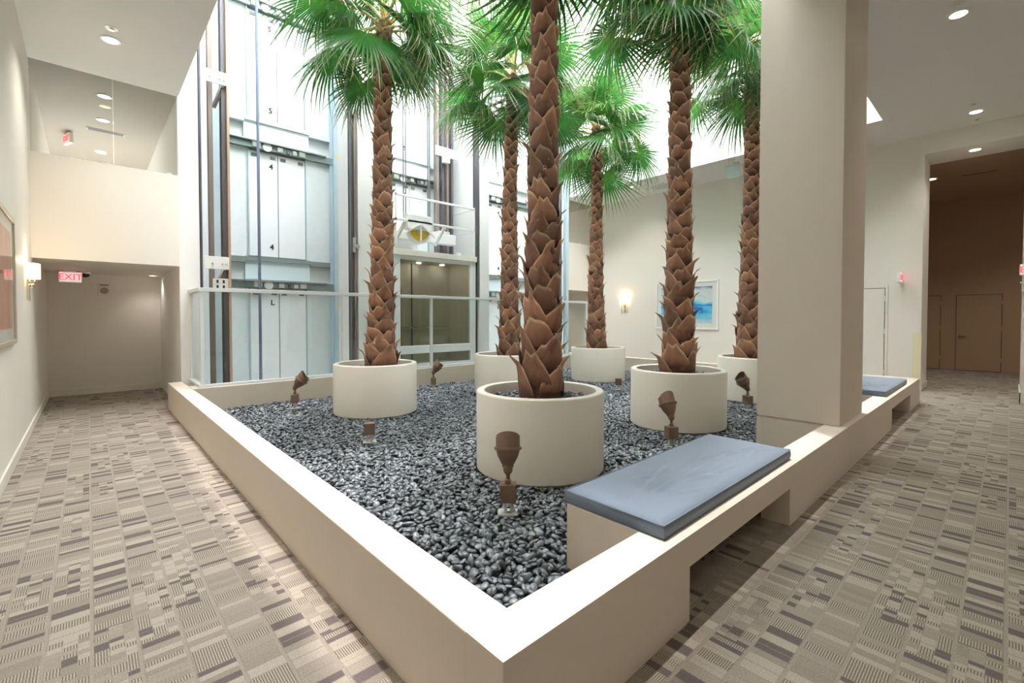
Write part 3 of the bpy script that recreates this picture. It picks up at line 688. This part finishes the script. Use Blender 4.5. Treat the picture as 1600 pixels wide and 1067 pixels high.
# ------------------------------------------------------------------ pebbles
def ico(sub):
    bm = bmesh.new(); bmesh.ops.create_icosphere(bm, subdivisions=sub, radius=1); bm.verts.ensure_lookup_table()
    v = np.array([p.co[:] for p in bm.verts]); f = np.array([[q.index for q in p.verts] for p in bm.faces]); bm.free(); return v, f
def scatter_mesh(name, pts, sizes, sub, zj=.012, tilt=.45):
    v0, f0 = ico(sub); n = len(pts)
    sc = np.stack([sizes*rng.uniform(.85, 1.35, n), sizes*rng.uniform(.65, .95, n), sizes*rng.uniform(.30, .52, n)], 1)
    a, b, c = rng.uniform(0, 6.283, n), rng.normal(0, tilt, n), rng.normal(0, tilt, n)
    ca, sa, cb_, sb, cc, s_c = np.cos(a), np.sin(a), np.cos(b), np.sin(b), np.cos(c), np.sin(c)
    Z, O = np.zeros(n), np.ones(n)
    Rz = np.array([[ca, -sa, Z], [sa, ca, Z], [Z, Z, O]]).transpose(2, 0, 1)
    Ry = np.array([[cb_, Z, sb], [Z, O, Z], [-sb, Z, cb_]]).transpose(2, 0, 1)
    Rx = np.array([[O, Z, Z], [Z, cc, -s_c], [Z, s_c, cc]]).transpose(2, 0, 1)
    T = Rz @ Ry @ Rx
    V = np.einsum('nij,nkj->nki', T, v0[None]*sc[:, None, :])+pts[:, None, :]
    F = (f0[None]+(np.arange(n)*len(v0))[:, None, None]).reshape(-1, 3)
    me = bpy.data.meshes.new(name); V = V.reshape(-1, 3)
    me.vertices.add(len(V)); me.vertices.foreach_set('co', V.ravel().astype(np.float32))
    me.loops.add(F.size); me.loops.foreach_set('vertex_index', F.ravel().astype(np.int32))
    me.polygons.add(len(F)); me.polygons.foreach_set('loop_start', np.arange(0, F.size, 3, dtype=np.int32))
    try: me.polygons.foreach_set('loop_total', np.full(len(F), 3, dtype=np.int32))
    except Exception: pass
    me.polygons.foreach_set('use_smooth', np.ones(len(F), dtype=bool))
    at = me.attributes.new('t', 'FLOAT', 'POINT'); at.data.foreach_set('value', np.repeat(rng.random(n), len(v0)).astype(np.float32))
    me.update(calc_edges=True); me.materials.append(M['pebble']); return me
sp = .041
gx, gy = np.meshgrid(np.arange(1.20, 10.89, sp), np.arange(1.325, 8.59, sp))
P = np.stack([gx.ravel(), gy.ravel()], 1)+rng.uniform(-.019, .019, (gx.size, 2))
ok = np.ones(len(P), bool)
for s in SPOTS: ok &= np.hypot(P[:, 0]-s[0], P[:, 1]-s[1]) > POT_R+.012
for a, b in ((2.10, 4.08), (8.15, 10.12)): ok &= ~((P[:, 0] > a-.03) & (P[:, 0] < b+.03) & (P[:, 1] < 1.815))
ok &= ~((P[:, 0] > 5.57) & (P[:, 0] < 6.69) & (P[:, 1] < 2.0))
P = P[ok]; dist = np.hypot(P[:, 0], P[:, 1]); order = np.argsort(dist); P = P[order]; dist = dist[order]
far = dist > 8.2; keep = ~far | (rng.random(len(P)) < .62)
P = P[keep]; dist = dist[keep]
Pz = np.column_stack([P, .062+.028*rng.random(len(P))+.012*np.sin(P[:, 0]*2.3)*np.sin(P[:, 1]*1.9)])
sz = rng.uniform(.024, .035, len(P))*np.where(dist > 8.2, 1.2, 1.0)
NI = 300
near = (np.arange(len(P)) >= NI) & (dist < 5.5); farm = (np.arange(len(P)) >= NI) & ~near
# individual pebbles by the front corner
pv = []
for i in range(5):
    v, f = ico(2)
    q = v*np.array([.027*(1+.15*math.sin(i*2)), .0195*(1+.1*math.cos(i*3)), .0105])
    me = bpy.data.meshes.new('pebble'); me.from_pydata(q.tolist(), [], f.tolist()); me.polygons.foreach_set('use_smooth', [True]*len(f))
    me.attributes.new('t', 'FLOAT', 'POINT'); me.materials.append(M['pebble']); pv.append(me)
for i in range(NI):
    s = sz[i]/.0255
    tag(link('pebble', pv[i % 5], None, Pz[i], (random.gauss(0, .4), random.gauss(0, .4), random.uniform(0, 6.28)), (s, s, s*random.uniform(.9, 1.25))),
        'smooth dark grey pebble lying in the near corner of the pebble bed', 'pebble', 'pebbles in the near corner of the bed')
o = tag(link('pebble_bed', scatter_mesh('pebble_bed', Pz[near], sz[near], 2)), 'dark grey pebbles covering the front half of the planter', 'pebbles', kind='stuff')
o = tag(link('pebble_bed', scatter_mesh('pebble_bed', Pz[farm], sz[farm], 1)), 'dark grey pebbles covering the rear of the planter', 'pebbles', kind='stuff')
for x, y, ob, ot, zc, rb, k in SPOTS:
    d = .037 if k in ('front', 'right') else .05
    a, b = np.meshgrid(np.arange(-.55, .56, d), np.arange(-.55, .56, d)); q = np.stack([a.ravel(), b.ravel()], 1)+rng.uniform(-.012, .012, (a.size, 2))
    q = q[(np.hypot(q[:, 0], q[:, 1]) < POT_R-.115) & (np.hypot(q[:, 0]-ob[0], q[:, 1]-ob[1]) > rb*1.02)]
    pts = np.column_stack([q[:, 0]+x, q[:, 1]+y, PEB+.66+.02*rng.random(len(q))+.02*np.exp(-8*(q**2).sum(1))])
    tag(link('pebble_topping', scatter_mesh('pebble_topping', pts, rng.uniform(.018, .027, len(q)), 1)), 'dark pebbles topping the pot %s' % WHERE[k], 'pebbles', kind='stuff')

# ------------------------------------------------------------------ landscape spotlights
def spot(x, y, face, tilt, label, s=1.0, head=True):
    t = thing('garden_spotlight' if head else 'junction_post', label, 'spotlight' if head else 'junction box', (x, y, PEB+.01), (0, 0, face), group='planter spotlights' if head else 'planter junction boxes')
    obj('base_plate', boxes((-.075, .075, -.06, .06, 0, .018)), 'stake', t, bevel=.004)
    obj('stake', boxes((-.035, -.017, -.02, .02, .018, .11), (.008, .026, -.02, .02, .018, .11)), 'stake', t, bevel=.002)
    obj('junction_box', boxes((-.062, .062, -.05, .05, .10, .235)), 'bronze', t, bevel=.005)
    if not head: return t
    obj('swivel', MB().lathe([(.016, .235), (.024, .24), (.024, .262), (.015, .27), (.015, .30), (.03, .315), (.034, .335), (.028, .36), (.01, .368)], 20), 'bronze', t, smooth=True)
    mt = Matrix.Rotation(tilt, 3, 'X')
    hd = obj('lamp_head', MB().lathe([(.0, -.02), (.034, -.012), (.037, .02), (.044, .024), (.044, .04), (.052, .05), (.078, .10), (.09, .145), (.104, .150), (.104, .168), (.091, .170), (.091, .24), (.084, .24), (.084, .17), (.0, .17)], 32, (0, 0, .335), mtx=mt, caps=False), 'bronze', t, smooth=True)
    # slanted cowl and lens
    vs = []; n = 24
    for i in range(n+1):
        a = math.pi*(i/n)*1.0; lip = .24+.05*math.sin(a)
        for rr, z in ((.091, .16), (.091, lip), (.085, lip), (.085, .16)):
            p = mt @ Vector((rr*math.cos(a), rr*math.sin(a), z)); vs.append((p.x, p.y, p.z+.335))
    fs = [(i*4+k, (i+1)*4+k, (i+1)*4+(k+1) % 4, i*4+(k+1) % 4) for i in range(n) for k in range(4)]
    obj('cowl', MB().add(vs, fs), 'bronze', hd, smooth=True)
    obj('lens', MB().lathe([(.0, .2), (.084, .2), (.084, .205), (.0, .205)], 24, (0, 0, .335), mtx=mt, caps=False), 'bronze_lens', hd)
    return t
spot(2.30, 2.54, R(138), R(10), 'bronze spotlight before the nearest pot')
spot(4.87, 2.60, R(152), R(28), 'bronze spotlight just behind the near bench cushion')
spot(2.43, 7.80, R(60), R(38), 'bronze spotlight left of the left pot, by the ledge')
spot(5.17, 7.98, R(60), R(32), 'bronze spotlight right of the left pot, below the elevator')
spot(7.66, 2.80, R(-120), R(35), 'bronze spotlight half hidden behind the square column')
spot(2.415, 5.10, R(-25), 0, 'bronze junction box without lamp before the left pot', head=False)
spot(7.89, 5.37, R(-50), 0, 'bronze junction box without lamp before the rear pot', head=False)

# ------------------------------------------------------------------ wall sconces, pictures, signs
def sconce(loc, rotz, label, power):
    """mounted on a wall whose outward normal is local +X"""
    s = thing('wall_sconce', label, 'wall lamp', loc, (0, 0, rotz), 'shaded wall sconces')
    obj('back_plate', boxes((0, .015, -.045, .045, -.28, .10)), 'chrome', s, bevel=.003)
    obj('arm', MB().tube([(.01, 0, -.08), (.07, 0, -.09), (.085, 0, -.04), (.085, 0, .03)], .012, 8).lathe([(.0, 0), (.03, .01), (.03, .035), (.0, .045)], 16, (.06, 0, -.11)), 'chrome', s, smooth=True)
    for yy in (-.11, .11): obj('rod', boxes((.02, .03, yy-.008, yy+.008, -.30, .02)), 'chrome', s)
    vs = []; n = 20
    for z in (0, .2):
        for q in range(n+1):
            a = math.pi*q/n; vs.append((.012+.125*math.sin(a)**.7, -.17*math.cos(a), z))
    obj('shade', MB().add(vs, [(i, i+1, n+2+i, n+1+i) for i in range(n)]), 'shade', s, smooth=True)
    ld = bpy.data.lights.new('sconce_bulb', 'POINT'); ld.energy = power; ld.color = (1, .70, .40); ld.shadow_soft_size = .05
    lo = bpy.data.objects.new('bulb', ld); COL.objects.link(lo); lo.parent = s; lo.location = (.075, 0, .23)
sconce((LX, 8.85, 2.08), 0, 'lit fabric wall sconce on the left wall beside the rust picture', 9)
sconce((RX, 8.55, 1.98), math.pi, 'lit wall sconce on the right wall behind the rear palm', 5)
al = thing('fire_alarm', 'small white alarm strobe on the wall end at the right edge', 'alarm', (12.44, -.2, 2.14))
obj('body', boxes((-.05, 0, -.07, .07, -.12, .03)), 'exit_box', al, bevel=.006); obj('lens', boxes((-.08, -.05, -.05, .09, .03, .06)), 'white', al, bevel=.006)

def picture(x, y0, y1, z0, z1, nrm, fm, art, border, fw, label):
    p = thing('framed_picture', label, 'picture', (x, (y0+y1)/2, (z0+z1)/2), (0, 0, 0 if nrm > 0 else math.pi))
    w, h = (y1-y0)/2, (z1-z0)/2
    obj('frame', boxes((0, .035, -w, w, h-fw, h), (0, .035, -w, w, -h, -h+fw), (0, .035, -w, -w+fw, -h+fw, h-fw), (0, .035, w-fw, w, -h+fw, h-fw)), fm, p, bevel=.003)
    obj('mat_board', boxes((.002, .012, -w+fw, w-fw, -h+fw, h-fw)), 'matboard', p)
    b = border+fw
    obj('artwork', boxes((.012, .014, -w+b, w-b, -h+b, h-b)), art, p)
    obj('glazing', boxes((.024, .027, -w+fw, w-fw, -h+fw, h-fw)), 'glass_pic', p)
picture(LX, 5.2, 7.25, 1.29, 2.61, 1, 'frame_champ', 'art_rust', .12, .045, 'rust coloured abstract print in champagne frame on the left wall')
picture(RX, 5.51, 7.43, 1.21, 2.62, -1, 'white', 'art_blue', .13, .05, 'blue and white abstract painting in white frame behind a palm trunk')

def exit_sign(loc, rotz, label, two=False):
    e = thing('exit_sign', label, 'exit sign', loc, (0, 0, rotz), 'red exit signs')
    obj('housing', boxes((-.16, .16, -.03, .03, -.1, .1)), 'exit_box', e, bevel=.006)
    obj('face', boxes((-.15, .15, -.0315, -.03, -.09, .09)), 'exit_face', e)
    obj('canopy', boxes((-.07, .07, -.025, .025, .1, .125)), 'exit_box', e, bevel=.004)
    link('lettering', text_mesh('EXIT', .16, .003, 'exit_red', .0015), e, (0, -.034, -.002), (R(90), 0, 0))
    if two: link('lettering', text_mesh('EXIT', .16, .003, 'exit_red', .0015), e, (0, .032, -.002), (R(90), 0, R(180)))
exit_sign((-.235, 11.9, 2.31), 0, 'red EXIT sign under the left recess ceiling')
exit_sign((RX-.17, 1.62, 2.41), 0, 'red EXIT sign seen edge on by the cream door', False)
exit_sign((12.40, -.26, 2.42), R(-90), 'red EXIT sign cut by the right picture edge')

dm = thing('dome_camera', 'small dark dome camera beside the left exit sign', 'camera', (-.03, 12.25, 2.44))
obj('base', MB().lathe([(.075, -.03), (.08, 0)], 24), 'alu', dm, smooth=True)
obj('dome', MB().lathe([(.0, -.10), (.03, -.095), (.055, -.075), (.066, -.03)], 24, caps=False), 'black', dm, smooth=True)
sk = thing('wall_speaker', 'small square speaker grille on the tan end wall', 'speaker', (.25, 12.70, 2.14))
obj('plate', boxes((-.10, .10, -.012, 0, -.12, .12)), 'trim', sk, bevel=.003)
obj('grille', MB().lathe([(.0, .012), (.065, .012), (.06, .02), (.0, .02)], 24, (0, 0, -.03), axis='y', caps=False), 'grille', sk)
obj('strobe', boxes((-.07, .07, -.03, -.012, .07, .10)), 'grille', sk)

# ------------------------------------------------------------------ ceiling fixtures
def downlight(x, y, z, label, power, size=.085, spot_=True, group='round ceiling downlights'):
    d = thing('ceiling_downlight', label, 'downlight', (x, y, z), group=group)
    obj('trim_ring', MB().lathe([(size, 0), (size+.03, 0), (size+.026, -.012), (size, -.014), (size, 0)], 28, caps=False), 'white', d, smooth=True)
    obj('lens', MB().lathe([(.0, -.006), (size, -.006), (size, -.002), (.0, -.002)], 28, caps=False), 'bulb', d)
    if power:
        ld = bpy.data.lights.new('downlight_lamp', 'SPOT'); ld.energy = power; ld.color = (1, .93, .83); ld.spot_size = R(125); ld.spot_blend = .8; ld.shadow_soft_size = size
        lo = bpy.data.objects.new('lamp', ld); COL.objects.link(lo); lo.parent = d; lo.location = (0, 0, -.03)
def sprinkler(x, y, z, label):
    d = thing('ceiling_sprinkler', label, 'sprinkler', (x, y, z), group='ceiling sprinklers')
    obj('plate', MB().lathe([(.0, -.006), (.07, -.006), (.075, 0), (.0, 0)], 24, caps=False), 'trim', d, smooth=True)
    obj('head', MB().lathe([(.0, -.03), (.025, -.028), (.02, -.006)], 16, caps=False), 'alu', d)
DLP = 175
downlight(.28, 8.40, ZC, 'lit downlight in the left hall ceiling before the balcony glass', DLP)
sprinkler(.28, 8.06, ZC, 'round sprinkler plate beside the left ceiling downlight')
for i, (x, y) in enumerate(((.28, 5.2), (.28, 2.0), (.28, -1.2), (3.5, -1.6), (6.5, -2), (9.5, -2))):
    downlight(x, y, ZC, 'downlight in the hall ceiling out of view, %s' % ['along the left hall', 'over the left hall', 'behind the viewer', 'in front of the near bench', 'in front of the column', 'behind the right hall'][i], DLP*(1, .55, .3, .28, .28, .3)[i])  # unseen lamps added as fill light for the hall
downlight(8.05, .50, ZC, 'lit downlight in the ceiling right of the column top', DLP*.8)
sprinkler(7.77, .50, ZC, 'sprinkler plate above the upper right ceiling downlight')
downlight(12.09, .49, ZC, 'lit downlight in the ceiling before the opening beam', DLP*.6)
sprinkler(11.62, .50, ZC, 'sprinkler plate behind the downlight before the opening beam')
sprinkler(12.58, .49, ZC, 'sprinkler next to the opening beam')
downlight(13.29, .54, 4.97, 'lit downlight in the beam soffit over the opening', 30)
downlight(15.34, 1.37, 4.97, 'lit downlight in the dim brown hall ceiling', 150)
downlight(16.5, -1.5, 4.97, 'downlight in the dim brown hall ceiling out of view', 150)  # second lamp out of view, added to brighten this hall
vt = thing('ceiling_vent', 'dark slot vent in the brown hall ceiling', 'vent', (15.54, .55, 4.97))
obj('frame', boxes((-.05, .05, -.32, .32, -.006, 0)), 'tan', vt); obj('slot', boxes((-.025, .025, -.30, .30, -.009, -.006)), 'black', vt)
downlight(11.68, 7.55, ZC, 'lit downlight in the right hall ceiling behind the rear palm', DLP*.5, .06)
sprinkler(11.85, 7.2, ZC, 'sprinkler beside the right hall downlight')
av = thing('ceiling_vent', 'square slatted air vent in the right hall ceiling', 'vent', (12.25, 7.0, ZC))
obj('frame', boxes((-.3, .3, -.3, -.26, -.02, 0), (-.3, .3, .26, .3, -.02, 0), (-.3, -.26, -.26, .26, -.02, 0), (.26, .3, -.26, .26, -.02, 0)), 'white', av)
obj('backing', boxes((-.26, .26, -.26, .26, -.004, 0)), 'black', av)
for i in range(6): obj('slat', MB().bar((-.26+.04+i*.088, -.26, -.012), (-.26+.04+i*.088, .26, -.012), .05, .006), 'white', av)
hs = thing('hanging_sign', 'small clear blank sign panel hanging from the right hall ceiling', 'sign', (11.75, 4.72, ZC))
obj('bracket', boxes((-.03, .03, -.16, .16, -.05, 0)), 'alu', hs); obj('panel', boxes((-.006, .006, -.19, .13, -.36, -.06)), 'door_blue', hs, bevel=.002)
downlight(1.0, 12.2, 2.44, 'downlight under the left recess ceiling', 12, .05)  # no lit lamp known here; added to lighten the left recess
downlight(12.1, 11.3, 2.44, 'downlight under the right recess ceiling', 30, .07)  # lamp added so the right recess does not go dark
# upper hall behind the balcony glass
for i, y in enumerate((10.6, 11.9, 14.2)):
    downlight(.26, y, ZC, 'lit downlight behind the left balcony glass, %s from the front' % ['first', 'second', 'third'][i], 10, .075)
downlight(12.1, 11.5, ZC, 'downlight behind the right balcony glass', 22, .075)
uv = thing('ceiling_vent', 'long slot vent behind the left balcony glass', 'vent', (.32, 12.6, ZC))
obj('frame', boxes((-.3, .3, -.08, .08, -.012, 0)), 'grille', uv); obj('slot', boxes((-.27, .27, -.05, .05, -.016, -.012)), 'black', uv)
exit_sign((-.25, 13.2, ZC-.13), R(-72), 'faint red EXIT sign behind the left balcony glass')
